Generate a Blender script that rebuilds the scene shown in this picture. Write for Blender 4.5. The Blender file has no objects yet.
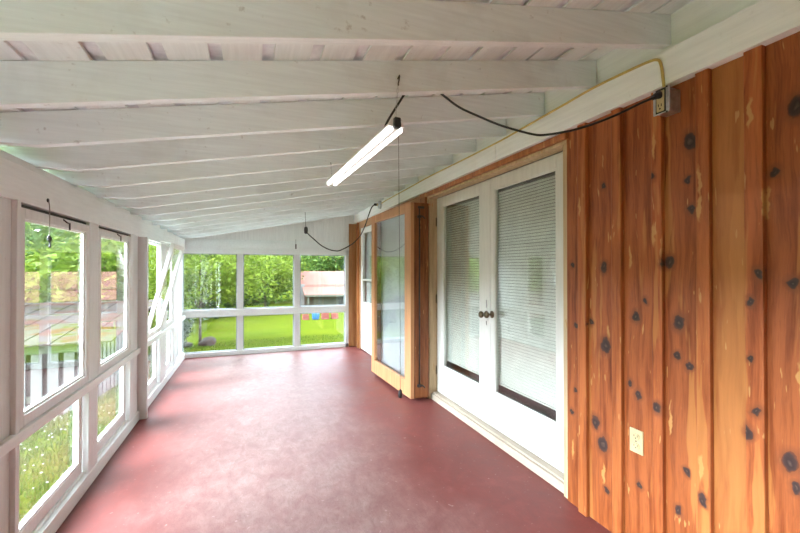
import bpy, bmesh, math, random
from mathutils import Vector, Matrix, noise as mnoise
random.seed(7)
R = math.radians
scn = bpy.context.scene
col = scn.collection

# ------------------------------------------------------------------ mesh builder
class MB:
    def __init__(s):
        s.v = []; s.f = []; s.a = []          # a: per-face value
    def add(s, vs, fs, val=0.0):
        o = len(s.v); s.v += [tuple(p) for p in vs]
        for f in fs:
            s.f.append(tuple(i + o for i in f)); s.a.append(val)
        return s
    def box(s, x0, x1, y0, y1, z0, z1, val=0.0):
        if x0 > x1: x0, x1 = x1, x0
        if y0 > y1: y0, y1 = y1, y0
        if z0 > z1: z0, z1 = z1, z0
        vs = [(x, y, z) for z in (z0, z1) for y in (y0, y1) for x in (x0, x1)]
        return s.add(vs, [(0,2,3,1),(4,5,7,6),(0,1,5,4),(2,6,7,3),(0,4,6,2),(1,3,7,5)], val)
    def hexa(s, bottom, top, val=0.0):         # two 4-point loops
        return s.add(list(bottom) + list(top),
                     [(3,2,1,0),(4,5,6,7),(0,1,5,4),(1,2,6,5),(2,3,7,6),(3,0,4,7)], val)
    def prism(s, poly, axis, a0, a1, val=0.0): # poly of 2-D points, extruded along an axis
        def P(p, a):
            if axis == 'y': return (p[0], a, p[1])
            if axis == 'x': return (a, p[0], p[1])
            return (p[0], p[1], a)
        n = len(poly)
        vs = [P(p, a0) for p in poly] + [P(p, a1) for p in poly]
        fs = [tuple(range(n))[::-1], tuple(range(n, 2*n))]
        fs += [(i, (i+1) % n, n + (i+1) % n, n + i) for i in range(n)]
        return s.add(vs, fs, val)
    def tube(s, pts, r, n=8, val=0.0, smooth=3):
        pts = [Vector(p) for p in pts]
        if smooth and len(pts) > 2:            # catmull-rom
            out = []
            for i in range(len(pts) - 1):
                p0 = pts[max(i-1, 0)]; p1 = pts[i]; p2 = pts[i+1]; p3 = pts[min(i+2, len(pts)-1)]
                for k in range(smooth):
                    t = k / smooth
                    out.append(0.5*((2*p1) + (p2-p0)*t + (2*p0-5*p1+4*p2-p3)*t*t + (3*p1-p0-3*p2+p3)*t**3))
            out.append(pts[-1]); pts = out
        rs = r if isinstance(r, (list, tuple)) else None
        m = len(pts); vs = []
        ref = Vector((0, 0, 1))
        for i, p in enumerate(pts):
            t = (pts[min(i+1, m-1)] - pts[max(i-1, 0)]).normalized()
            u = t.cross(ref)
            if u.length < 0.05: u = t.cross(Vector((1, 0, 0)))
            u.normalize(); w = t.cross(u)
            rr = r if rs is None else rs[0] + (rs[1]-rs[0]) * i / (m-1)
            for k in range(n):
                a = 2*math.pi*k/n
                vs.append(p + (u*math.cos(a) + w*math.sin(a))*rr)
        fs = []
        for i in range(m-1):
            for k in range(n):
                fs.append((i*n+k, i*n+(k+1) % n, (i+1)*n+(k+1) % n, (i+1)*n+k))
        fs.append(tuple(range(n))[::-1]); fs.append(tuple(range((m-1)*n, m*n)))
        return s.add(vs, fs, val)
    def lathe(s, prof, c, axis='z', n=20, val=0.0):  # prof: (r, h)
        vs = []
        for r, h in prof:
            for k in range(n):
                a = 2*math.pi*k/n; u, w = r*math.cos(a), r*math.sin(a)
                p = (u, w, h) if axis == 'z' else ((h, u, w) if axis == 'x' else (u, h, w))
                vs.append((c[0]+p[0], c[1]+p[1], c[2]+p[2]))
        m = len(prof); fs = []
        for i in range(m-1):
            for k in range(n):
                fs.append((i*n+k, i*n+(k+1) % n, (i+1)*n+(k+1) % n, (i+1)*n+k))
        fs.append(tuple(range(n))[::-1]); fs.append(tuple(range((m-1)*n, m*n)))
        return s.add(vs, fs, val)
    def xform(s, M, start=0):
        for i in range(start, len(s.v)): s.v[i] = tuple(M @ Vector(s.v[i]))
        return s
    def build(s, name, m, parent=None, bevel=0.0, smooth=False, attr=None, fix=True):
        me = bpy.data.meshes.new(name)
        off = Vector((0, 0, 0))
        if parent is not None:
            p = parent
            while p is not None: off += p.location; p = p.parent
        me.from_pydata([tuple(Vector(v) - off) for v in s.v], [], s.f)
        if attr:
            a = me.attributes.new(attr, 'FLOAT', 'FACE')
            a.data.foreach_set('value', s.a)
        me.update()
        if fix:
            b = bmesh.new(); b.from_mesh(me); bmesh.ops.recalc_face_normals(b, faces=b.faces); b.to_mesh(me); b.free()
        if smooth:
            for p in me.polygons: p.use_smooth = True
        o = bpy.data.objects.new(name, me); col.objects.link(o)
        me.materials.append(m)
        if parent is not None: o.parent = parent
        if bevel:
            bv = o.modifiers.new('bevel', 'BEVEL'); bv.width = bevel; bv.segments = 2
            bv.limit_method = 'ANGLE'; bv.angle_limit = R(40)
        return o

def box(name, m, parent, x0, x1, y0, y1, z0, z1, bevel=0.003):
    return MB().box(x0, x1, y0, y1, z0, z1).build(name, m, parent, bevel)
def empty(name, loc=(0, 0, 0)):
    o = bpy.data.objects.new(name, None); col.objects.link(o); o.location = loc
    o.empty_display_size = 0.05
    return o
def tag(o, label, cat, group=None, kind=None):
    o['label'] = label; o['category'] = cat
    if group: o['group'] = group
    if kind: o['kind'] = kind
    return o
def thing(name, label, cat, loc=(0, 0, 0), group=None):
    return tag(empty(name, loc), label, cat, group)
def struct(o, label=None, cat=None):
    o['kind'] = 'structure'
    if label: o['label'] = label
    if cat: o['category'] = cat
    return o

# ------------------------------------------------------------------ materials
class NT:
    def __init__(s, name):
        s.m = bpy.data.materials.new(name); s.m.use_nodes = True
        s.t = s.m.node_tree; s.t.nodes.clear()
        s.out = s.n('ShaderNodeOutputMaterial')
    def n(s, typ, **kw):
        nd = s.t.nodes.new(typ)
        for k, v in kw.items(): setattr(nd, k, v)
        return nd
    def l(s, a, b): s.t.links.new(a, b)
    def pos(s):
        return s.n('ShaderNodeNewGeometry').outputs['Position']
    def objc(s):
        return s.n('ShaderNodeTexCoord').outputs['Object']
    def scale(s, vec, sc):
        v = s.n('ShaderNodeVectorMath', operation='MULTIPLY'); s.l(vec, v.inputs[0]); v.inputs[1].default_value = sc
        return v.outputs[0]
    def noise(s, vec, scale=5, detail=4, rough=.55, dist=0.0):
        nd = s.n('ShaderNodeTexNoise'); s.l(vec, nd.inputs['Vector'])
        nd.inputs['Scale'].default_value = scale; nd.inputs['Detail'].default_value = detail
        nd.inputs['Roughness'].default_value = rough; nd.inputs['Distortion'].default_value = dist
        return nd.outputs['Fac']
    def ramp(s, fac, stops, interp='LINEAR'):
        r = s.n('ShaderNodeValToRGB'); s.l(fac, r.inputs[0]); cr = r.color_ramp; cr.interpolation = interp
        while len(cr.elements) > 1: cr.elements.remove(cr.elements[-1])
        cr.elements[0].position = stops[0][0]; cr.elements[0].color = c4(stops[0][1])
        for p, c in stops[1:]:
            e = cr.elements.new(p); e.color = c4(c)
        return r.outputs[0]
    def mix(s, fac, a, b, mode='MIX'):
        x = s.n('ShaderNodeMix', data_type='RGBA', blend_type=mode)
        for sock, v in ((x.inputs[0], fac), (x.inputs[6], a), (x.inputs[7], b)):
            if hasattr(v, 'links'): s.l(v, sock)
            elif isinstance(v, (int, float)): sock.default_value = v
            else: sock.default_value = c4(v)
        return x.outputs[2]
    def math(s, op, a, b=None, clamp=False):
        x = s.n('ShaderNodeMath', operation=op, use_clamp=clamp)
        for i, v in enumerate((a, b)):
            if v is None: continue
            if hasattr(v, 'links'): s.l(v, x.inputs[i])
            else: x.inputs[i].default_value = v
        return x.outputs[0]
    def bsdf(s, color, rough=.5, spec=.5, metal=0.0, bump=None, bstr=.2, bdist=.01):
        b = s.n('ShaderNodeBsdfPrincipled')
        if hasattr(color, 'links'): s.l(color, b.inputs['Base Color'])
        else: b.inputs['Base Color'].default_value = c4(color)
        if hasattr(rough, 'links'): s.l(rough, b.inputs['Roughness'])
        else: b.inputs['Roughness'].default_value = rough
        b.inputs['Specular IOR Level'].default_value = spec
        b.inputs['Metallic'].default_value = metal
        if bump is not None:
            bp = s.n('ShaderNodeBump'); bp.inputs['Strength'].default_value = bstr; bp.inputs['Distance'].default_value = bdist
            s.l(bump, bp.inputs['Height']); s.l(bp.outputs[0], b.inputs['Normal'])
        s.l(b.outputs[0], s.out.inputs[0])
        return b
EXT = [1.0]
def c4(c):
    if isinstance(c, (int, float)): return (c, c, c, 1.0)
    return (c[0]*EXT[0], c[1]*EXT[0], c[2]*EXT[0], 1.0)
def lin(r, g, b):
    f = lambda v: (v/255/12.92) if v/255 <= .04045 else ((v/255+.055)/1.055)**2.4
    return (f(r), f(g), f(b))

def plain(name, color, rough=.5, metal=0.0, spec=.5, var=.12, scale=20):
    k = NT(name); n = k.noise(k.objc(), scale, 4)
    dark = tuple(x*(1-var) for x in color); lite = tuple(min(1, x*(1+var)) for x in color)
    k.bsdf(k.ramp(n, [(.3, dark), (.7, lite)]), rough, spec, metal, n, .08, .003)
    return k.m
def painted(name, color, grain=(1, 1, 1), rough=.45, dirt=.35, dirtcol=(.34, .31, .27)):
    """brushed house paint over wood: faint grain, scuffs and smudges"""
    k = NT(name); p = k.objc()
    g = k.noise(k.scale(p, grain), 6, 5, .6)
    big = k.noise(p, 2.2, 5, .6, .4)
    sp = k.noise(p, 26, 3, .6)
    c = k.ramp(g, [(.25, tuple(x*.9 for x in color)), (.75, tuple(min(1, x*1.05) for x in color))])
    m1 = k.ramp(big, [(.54, 0), (.74, 1)]); m2 = k.ramp(sp, [(.66, 0), (.78, 1)])
    c = k.mix(k.math('MULTIPLY', m1, dirt*.55), c, dirtcol)
    c = k.mix(k.math('MULTIPLY', m2, dirt), c, dirtcol)
    k.bsdf(c, rough, .4, 0, g, .12, .004)
    return k.m

M = {}
M['rafter'] = painted('rafter_paint', (.79, .85, .84), (.6, 12, 12), .5, .55)
M['deck'] = painted('deck_paint', (.79, .84, .83), (10, .6, 10), .55, .45)
M['deck_sheet'] = plain('roof_sheet', (.76, .77, .84), .6, var=.3, scale=9)
M['white'] = painted('trim_paint', (.75, .785, .76), (8, .7, 8), .42, .3, (.36, .31, .28))
M['post'] = painted('post_paint', (.68, .70, .68), (9, 9, .7), .45, .35, (.36, .31, .28))
M['gable'] = painted('gable_paint', (.76, .77, .74), (9, 9, .6), .5, .35, (.4, .34, .3))
M['ledger'] = painted('ledger_paint', (.86, .87, .84), (8, .5, 8), .4, .18)
M['door'] = painted('door_paint', (.70, .70, .65), (5, 5, .6), .3, .1)
M['sash'] = painted('sash_paint', (.66, .65, .63), (6, 6, 1), .35, .22)
M['alu'] = plain('grey_glazing_trim', (.27, .29, .31), .4, .0, .5, .12, 14)
M['black'] = plain('black_rubber', (.012, .012, .013), .45)
M['steel'] = plain('galvanised_steel', (.52, .54, .55), .38, .85, var=.2, scale=35)
M['darkmetal'] = plain('dark_iron', (.07, .06, .055), .45, .7)
M['brass'] = plain('aged_brass', (.16, .12, .075), .35, .85, var=.3, scale=60)
M['ivory'] = plain('ivory_plastic', (.52, .43, .23), .35)
M['slot'] = plain('dark_slot', (.02, .018, .015), .6)
M['yellow'] = plain('yellow_cable_jacket', (.55, .40, .11), .45)
M['tube'] = plain('white_diffuser', (.88, .88, .88), .25, var=.02)
M['bounce_slab'] = plain('bounce_concrete', (.66, .64, .60), .85, var=.08, scale=4)
def lamp(name, color, strength):
    k = NT(name); b = k.bsdf(color, .3)
    b.inputs['Emission Color'].default_value = c4((1, .98, .95)); b.inputs['Emission Strength'].default_value = strength
    return k.m
M['tube'] = lamp('lit_diffuser', (.80, .80, .82), .24)
M['enamel'] = plain('white_enamel', (.78, .79, .80), .3, var=.04)
M['light_string'] = plain('pale_string', (.36, .34, .30), .8)
M['string'] = plain('grey_string', (.10, .095, .085), .8)
M['slat'] = plain('blind_slat', (.86, .85, .80), .45, var=.08, scale=8)
M['house'] = plain('house_interior', (.30, .27, .24), .8)
M['back'] = plain('pale_blue_backing', (.43, .47, .50), .7, var=.1, scale=3)
EXT[0] = .42
M['bark'] = plain('tree_bark', (.12, .085, .06), .9, var=.4, scale=25)
M['red_item'] = plain('rust_red_paint', (.42, .10, .07), .6)
M['blue_item'] = plain('blue_plastic', (.05, .25, .62), .4)
M['rock'] = plain('grey_rock', (.05, .038, .026), .9, var=.4, scale=8)
EXT[0] = .31
M['shed_white'] = painted('shed_white_paint', (.60, .61, .60), (10, 10, .8), .6, .5, (.30, .24, .2))
M['shed_green'] = painted('shed_green_paint', (.42, .55, .33), (3, 3, 3), .6, .3)
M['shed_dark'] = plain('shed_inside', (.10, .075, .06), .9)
M['barn_wood'] = painted('barn_plank', (.30, .32, .24), (10, 10, .6), .8, .6, (.12, .11, .09))
M['car'] = plain('dark_car_paint', (.03, .03, .035), .3)
M['flower'] = plain('clover_flower', (.9, .9, .8), .8)

EXT[0] = 1.0
def glass(name, tint=(.955, .965, .955), ior=1.52):
    k = NT(name)
    tr = k.n('ShaderNodeBsdfTransparent'); tr.inputs[0].default_value = c4(tint)
    gl = k.n('ShaderNodeBsdfGlossy'); gl.inputs['Roughness'].default_value = 0.004; gl.inputs[0].default_value = (1, 1, 1, 1)
    fr = k.n('ShaderNodeFresnel'); bf = k.n('ShaderNodeNewGeometry').outputs['Backfacing']
    k.l(k.math('ADD', k.math('MULTIPLY', bf, 1/ior-ior), ior), fr.inputs[0])       # same air-to-glass reflectance on both faces
    n = k.noise(k.objc(), 1.6, 2, .5); bp = k.n('ShaderNodeBump')
    bp.inputs['Strength'].default_value = .04; bp.inputs['Distance'].default_value = .01
    k.l(n, bp.inputs['Height']); k.l(bp.outputs[0], gl.inputs['Normal'])
    mx = k.n('ShaderNodeMixShader'); k.l(fr.outputs[0], mx.inputs[0]); k.l(tr.outputs[0], mx.inputs[1]); k.l(gl.outputs[0], mx.inputs[2])
    k.l(mx.outputs[0], k.out.inputs[0])
    return k.m
M['glass'] = glass('window_glass')

KNOTS = [(1.771,1.384),(1.558,1.803),(1.553,1.373),(1.125,1.743),(1.113,1.904),(1.207,1.395),(1.274,1.786),(1.116,1.613),
 (.828,1.706),(.765,1.918),(.78,1.31),(.869,1.345),(1.745,1.039),(1.638,1.073),(1.371,1.133),
 (1.319,1.21),(1.544,.961),(1.167,1.128),(1.175,.982),(1.36,.757),(1.404,.8),(1.609,.535),(1.753,.666),(1.566,.431),
 (1.25,.733),(.905,.755),(.892,1.032),(.893,1.238),(.876,.844),(1.357,.322),(1.17,.31),(1.06,.42),(.79,.693),
 (1.777,.532),(1.543,.202),(1.139,.493),(.775,.607),(1.124,.944)]
BIG = {(.765,1.918):.034,(1.544,.961):.036,(1.113,1.904):.034,(1.207,1.395):.026,(1.167,1.128):.03,(1.609,.535):.03,
       (1.566,.431):.038,(.79,.693):.03,(1.25,.733):.024,(1.371,1.133):.024,(1.553,1.373):.024,(.905,.755):.024}
SAP = [(1.262,1.923),(1.263,1.52),(1.066,1.727),(1.066,1.615),(1.696,1.708),(.89,1.94),(1.401,1.421),
 (.85,1.6),(1.559,.279),(1.528,1.016),(1.207,.683),(.763,.983),(1.066,.548),(1.77,.321)]
def cedar(name, knots=True, red=(.23,.052,.012), mid=(.38,.108,.030), gold=(.47,.20,.055), dark=(.075,.018,.006), rough=.36, gscale=1.0):
    """varnished knotty cedar; grain runs up the boards (Z); 'hue' on faces shifts board colour from red to gold"""
    k = NT(name); p = k.pos()
    at = k.n('ShaderNodeAttribute', attribute_name='hue').outputs['Fac']
    offs = k.n('ShaderNodeCombineXYZ'); k.l(k.math('MULTIPLY', at, 7.3), offs.inputs[0]); k.l(k.math('MULTIPLY', at, 11.7), offs.inputs[2])
    pv = k.n('ShaderNodeVectorMath', operation='ADD'); k.l(p, pv.inputs[0]); k.l(offs.outputs[0], pv.inputs[1]); pb = pv.outputs[0]
    wob = k.n('ShaderNodeTexNoise'); k.l(k.scale(pb, (3, 3, 1.2)), wob.inputs['Vector']); wob.inputs['Scale'].default_value = 2; wob.inputs['Detail'].default_value = 3
    wv = k.n('ShaderNodeVectorMath', operation='SUBTRACT'); k.l(wob.outputs['Color'], wv.inputs[0]); wv.inputs[1].default_value = (.5, .5, .5)
    ws = k.scale(wv.outputs[0], (.05, .05, .1))
    pw = k.n('ShaderNodeVectorMath', operation='ADD'); k.l(pb, pw.inputs[0]); k.l(ws, pw.inputs[1])
    grain = k.noise(k.scale(pw.outputs[0], (13*gscale, 13*gscale, .7*gscale)), 2.4, 6, .60)
    fine = k.noise(k.scale(pw.outputs[0], (90, 90, 3)), 2.0, 3, .6)
    broad = k.noise(k.scale(pw.outputs[0], (6, 6, .9)), 1.6, 3, .5)
    c = k.ramp(grain, [(.20, dark), (.36, red), (.54, mid), (.80, tuple(x*1.22 for x in mid))])
    c = k.mix(k.math('MULTIPLY', k.ramp(fine, [(.5, 0), (.75, 1)]), .35), c, dark)
    # golden boards
    gcol = k.ramp(grain, [(.2, mid), (.5, tuple(x*.92 for x in gold)), (.8, tuple(x*1.1 for x in gold))])
    c = k.mix(k.ramp(at, [(.45, 0), (.95, .9)]), c, gcol)
    tone = k.ramp(k.math('FRACT', k.math('MULTIPLY', at, 9.7)), [(0, .70), (1, 1.0)])      # every board its own tone
    c = k.mix(1.0, c, tone, 'MULTIPLY')
    # sapwood streaks
    sapn = k.noise(k.scale(pw.outputs[0], (9, 9, .55)), 2.1, 3, .5)
    c = k.mix(k.math('MULTIPLY', k.ramp(sapn, [(.60, 0), (.64, 1)]), .55), c, gold)
    flk = k.noise(k.scale(pw.outputs[0], (30, 30, 5)), 1.5, 2, .5)
    c = k.mix(k.math('MULTIPLY', k.ramp(flk, [(.69, 0), (.715, 1)]), .8), c, (.50, .27, .095))
    if knots:
        q0 = k.n('ShaderNodeVectorMath', operation='ADD'); k.l(p, q0.inputs[0])
        dn = k.n('ShaderNodeTexNoise'); k.l(p, dn.inputs['Vector']); dn.inputs['Scale'].default_value = 24
        dv = k.n('ShaderNodeVectorMath', operation='SUBTRACT'); k.l(dn.outputs['Color'], dv.inputs[0]); dv.inputs[1].default_value = (.5, .5, .5)
        k.l(k.scale(dv.outputs[0], (0, .034, .048)), q0.inputs[1])
        def field(lst, rad):
            cur = None
            for (y, z) in lst:
                ry, rz = rad((y, z))
                ma = k.n('ShaderNodeVectorMath', operation='MULTIPLY_ADD'); k.l(q0.outputs[0], ma.inputs[0])
                ma.inputs[1].default_value = (0, 1/ry, 1/rz); ma.inputs[2].default_value = (0, -y/ry, -z/rz)
                ln = k.n('ShaderNodeVectorMath', operation='LENGTH'); k.l(ma.outputs[0], ln.inputs[0])
                cur = ln.outputs['Value'] if cur is None else k.math('MINIMUM', cur, ln.outputs['Value'])
            return cur
        sd = field(SAP, lambda q: (.010, .065))
        c = k.mix(k.ramp(sd, [(.6, .8), (1.05, 0)]), c, (.50, .27, .085))
        kd = field(KNOTS, lambda q: (BIG.get(q, .014+.3*((q[0]*37) % .02))*.85, BIG.get(q, .014+.3*((q[0]*37) % .02))*1.1))
        kcol = k.ramp(kd, [(0, (.10, .065, .05)), (.35, (.035, .02, .018)), (.75, (.055, .03, .025)), (1.0, (.13, .04, .018)), (1.5, (.20, .058, .02))])
        sc = k.math('DIVIDE', kd, 2.0)
        kr = kcol.node; 
        for e in kr.color_ramp.elements: e.position *= .5
        k.l(sc, kr.inputs[0])
        c = k.mix(k.ramp(sc, [(.42, 1), (.6, .75), (1.0, 0)]), c, kcol)
    k.bsdf(c, rough, .3, 0, grain, .10, .003)
    return k.m
M['cedar'] = cedar('knotty_cedar')
M['cedar_far'] = cedar('cedar_trim', False, (.33, .11, .035), (.44, .165, .055), (.58, .33, .13), (.18, .055, .02))
M['fir'] = cedar('golden_fir_frame', False, (.47, .21, .09), (.55, .265, .12), (.61, .34, .17), (.36, .15, .06), .42, .8)
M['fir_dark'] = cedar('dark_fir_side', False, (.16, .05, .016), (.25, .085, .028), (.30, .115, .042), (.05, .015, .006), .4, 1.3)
M['raw'] = cedar('raw_jamb_wood', False, (.46, .33, .19), (.56, .42, .25), (.62, .48, .28), (.34, .22, .11), .6)
M['thresh'] = painted('worn_threshold', (.44, .37, .29), (8, .8, 8), .55, .6, (.22, .16, .11))

def floor_mat():
    """maroon porch paint, fresh along the edges and worn dusty pink down the walked middle"""
    k = NT('maroon_painted_floor'); p = k.pos()
    sep = k.n('ShaderNodeSeparateXYZ'); k.l(p, sep.inputs[0])
    big = k.noise(p, .9, 4, .55, .3); med = k.noise(p, 4.5, 6, .68, .6); fine = k.noise(p, 70, 4, .7); mid = k.noise(k.scale(p, (1, .6, 1)), 14, 5, .7, .8)
    c = k.ramp(med, [(.25, (.145, .038, .033)), (.5, (.18, .049, .042)), (.75, (.23, .072, .062))])
    dx = k.math('ABSOLUTE', k.math('SUBTRACT', sep.outputs[0], .22))
    dxn = k.math('ADD', dx, k.math('MULTIPLY', k.math('SUBTRACT', big, .5), 1.1))
    wear = k.ramp(dxn, [(.30, 1), (.95, 0)])
    wmask = k.math('MULTIPLY', wear, k.ramp(med, [(.28, .45), (.62, 1)]))
    worn = k.ramp(mid, [(.25, (.165, .112, .100)), (.5, (.235, .167, .150)), (.78, (.31, .235, .212))])
    c = k.mix(k.math('MULTIPLY', wmask, .80), c, worn)
    spot = k.noise(p, 34, 3, .6, .3)
    c = k.mix(k.math('MULTIPLY', k.ramp(spot, [(.66, 0), (.72, 1)]), .35), c, (.42, .30, .28))
    sc = k.noise(k.scale(p, (3.4, 1, 1)), 7, 6, .72, 1.6)
    c = k.mix(k.math('MULTIPLY', k.ramp(sc, [(.480, 0), (.5, 1), (.52, 0)]), .5), c, (.12, .055, .05))
    rg = k.ramp(med, [(.3, .40), (.7, .56)])
    b = k.bsdf(c, rg, .22, 0, mid, .2, .003)
    return k.m
M['floor'] = floor_mat()

EXT[0] = .165
def grass_ground():
    k = NT('lawn'); p = k.pos()
    a = k.noise(p, .35, 4, .6); b = k.noise(p, 9, 5, .7); d = k.noise(k.scale(p, (1, .35, 1)), 3, 5, .7)
    c = k.ramp(b, [(.25, (.12, .20, .018)), (.5, (.22, .33, .028)), (.75, (.33, .45, .05))])
    c = k.mix(k.ramp(a, [(.35, 0), (.7, .6)]), c, (.40, .48, .04))
    c = k.mix(k.math('MULTIPLY', k.ramp(d, [(.5, 0), (.75, 1)]), .4), c, (.16, .28, .015))
    k.bsdf(c, .95, .0, 0, b, .5, .03)
    return k.m
M['lawn'] = grass_ground()
EXT[0] = .45
def leafmat(name, a, b, c):
    k = NT(name); p = k.pos()
    n = k.noise(p, 2.2, 3, .6); n2 = k.noise(p, 14, 2, .5)
    cc = k.ramp(k.math('ADD', k.math('MULTIPLY', n, .6), k.math('MULTIPLY', n2, .4)), [(.35, a), (.5, b), (.65, c)])
    bs = k.bsdf(cc, .65, .12)
    tl = k.n('ShaderNodeBsdfTranslucent'); k.l(cc, tl.inputs[0])
    mx = k.n('ShaderNodeMixShader'); mx.inputs[0].default_value = .35
    k.l(bs.outputs[0], mx.inputs[1]); k.l(tl.outputs[0], mx.inputs[2]); k.l(mx.outputs[0], k.out.inputs[0])
    return k.m
M['leaf_light'] = leafmat('light_leaves', (.14, .25, .02), (.27, .40, .04), (.46, .57, .08))
M['leaf_mid'] = leafmat('mid_leaves', (.09, .18, .035), (.16, .30, .06), (.26, .42, .10))
M['leaf_dark'] = leafmat('dark_leaves', (.022, .055, .014), (.045, .10, .025), (.09, .17, .045))
M['leaf_grey'] = leafmat('grey_leaves', (.14, .18, .14), (.22, .28, .22), (.32, .38, .30))
EXT[0] = .22
M['blade'] = leafmat('grass_blades', (.12, .25, .02), (.22, .40, .035), (.36, .54, .07))

EXT[0] = .27
def red_roof():
    k = NT('red_metal_roof'); p = k.objc()
    n = k.noise(p, 1.2, 4, .6); w = k.n('ShaderNodeTexWave', wave_type='BANDS', bands_direction='X'); k.l(p, w.inputs[0]); w.inputs['Scale'].default_value = 4
    c = k.ramp(n, [(.3, (.55, .25, .20)), (.7, (.66, .36, .29))])
    k.bsdf(c, .9, .05, 0, w.outputs['Fac'], .3, .02)
    return k.m
M['red_roof'] = red_roof()
EXT[0] = .15
def moss_roof():
    k = NT('mossy_metal_roof'); p = k.objc()
    n = k.noise(k.scale(p, (1, 2.4, 1)), 1.7, 5, .65, .6); n2 = k.noise(k.scale(p, (1, 2, 1)), 1.3, 4, .6); n3 = k.noise(p, 20, 3, .7)
    c = k.ramp(n3, [(.3, (.42, .36, .33)), (.7, (.56, .49, .45))])
    c = k.mix(k.ramp(n2, [(.52, 0), (.60, .85)]), c, (.56, .20, .14))
    moss = k.ramp(n3, [(.3, (.20, .20, .02)), (.7, (.42, .40, .05))])
    c = k.mix(k.ramp(n, [(.57, 0), (.60, 1)]), c, moss)
    k.bsdf(c, .95, .03, 0, n, .5, .03)
    return k.m
M['moss_roof'] = moss_roof()

EXT[0] = 1.0
# ------------------------------------------------------------------ key dimensions (metres)
XL, XW, YE = -.939, 1.745, 6.765          # left wall face, cedar face, end wall face
Y0 = -2.6                                  # porch start behind the viewer
RB = .1906                                # roof slope
def rz(x, y): return 2.0295 + RB*x - .0098*(y - 1.2)      # underside of the rafters

# ------------------------------------------------------------------ floor
fl = struct(MB().box(-1.06, 1.95, Y0, YE+.1, -.12, 0).build('floor', M['floor'], None),
            'maroon painted porch floor with worn pinkish patches', 'floor')

# ------------------------------------------------------------------ ceiling with rafters
ce = struct(empty('ceiling', (0, 0, 2.1)), 'sloped porch roof of white boards on white rafters', 'ceiling')
RH = .14
ry = [1.205 + .4064*k for k in range(14)] 
yf = Y0-.05
sh = MB()
for (a, b) in ((yf, YE+.2),):
    x0, x1 = -1.20, 1.93
    t0, t1 = RH+.017, RH+.026
    P = lambda x, y, d: (x, y, rz(x, y)+d)
    sh.hexa([P(x0,a,t0),P(x1,a,t0),P(x1,b,t0),P(x0,b,t0)], [P(x0,a,t1),P(x1,a,t1),P(x1,b,t1),P(x0,b,t1)])
sh.build('roof_sheet', M['deck_sheet'], ce)
dk = MB(); x = -1.192; i = 0
while x < 1.76:
    w = .138; x1 = min(x+w, 1.766); a, b = yf, YE+.15
    j = (i % 3)*.002
    dk.hexa([(x,a,rz(x,a)+RH+j),(x1,a,rz(x1,a)+RH+j),(x1,b,rz(x1,b)+RH+j),(x,b,rz(x,b)+RH+j)],
            [(x,a,rz(x,a)+RH+.012+j),(x1,a,rz(x1,a)+RH+.012+j),(x1,b,rz(x1,b)+RH+.012+j),(x,b,rz(x,b)+RH+.012+j)])
    x += w + (.044 if i % 2 == 0 or x < .6 else .02); i += 1
dk.build('deck_boards', M['deck'], ce, .002)
for k, y in enumerate([1.205-.4064*q for q in (9,8,7,6,5,4,3,2,1)] + ry):
    jit = [0, .002, -.003, .004, 0, -.002][k % 6]
    y0, y1 = y, y+.038
    xs = [-1.16, -1.05, -.82, 1.760]
    if y0 > YE-.02: continue
    poly = [(xs[0], rz(-.82, y)+.0), (-.82, rz(-.82, y)), (xs[3], rz(xs[3], y)+jit*.5), (xs[3], rz(xs[3], y)+RH), (xs[0], rz(xs[0], y)+RH)]
    MB().prism(poly, 'y', y0, y1).build('rafter', M['rafter'], ce, .002)

# ------------------------------------------------------------------ left wall
wl = struct(empty('wall_left', (-1.0, 3, 0)), 'white framed window wall along the left side of the porch', 'wall')
def lb(name, *a, m='white', bev=.003): return box(name, M[m], wl, *a, bevel=bev)
lb('top_beam', -.985, XL, Y0, YE, 1.655, 1.816)
lb('top_plate', -1.09, -.99, Y0, YE+.1, 1.66, 1.868)
lb('header_trim', -1.05, -.972, Y0, YE, 1.638, 1.655)
lb('gap_shade_strip', -.972, -.962, 2.19, 2.98, 1.638, 1.650, m='slot', bev=0); lb('gap_shade_strip', -.972, -.962, 3.145, 3.88, 1.638, 1.650, m='slot', bev=0)  # dark strips painted in for the shaded gap above the sashes
lb('outer_fascia', -1.12, -1.09, Y0, YE+.1, 1.66, 1.90)
lb('sill_plate', -1.06, XL, Y0, YE, 0, .086)
lb('sill_ledge', -1.05, -.962, Y0, YE, .086, .105)
lb('mid_rail', -1.008, -.930, Y0, 4.155, .605, .655, bev=.004)
lb('mid_rail', -1.008, -.930, 4.215, YE, .605, .655, bev=.004)
def lpost(a, b, x0=-.988, x1=-.944): lb('post', x0, x1, a, b, .08, 1.66, m='post')
lb('post', -.988, -.936, 2.15, 2.185, .08, 1.66, m='post')
lb('post', -1.008, -.955, 1.2, 2.15, .08, 1.66, m='post')      # boarded bay beside the viewer
lpost(2.985, 3.14)
lpost(3.885, 4.10); lb('post', -1.008, -.882, 4.16, 4.205, 0, 1.655, m='post')
lb('post', -1.008, -.956, 4.10, 4.16, .08, 1.66, m='post')
lpost(5.07, 5.36)
lpost(5.86, 6.05); lb('post', -1.06, -.975, 6.40, YE, 0, 1.655, m='post'); lpost(6.05, 6.40, -1.008, -.98)

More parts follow.
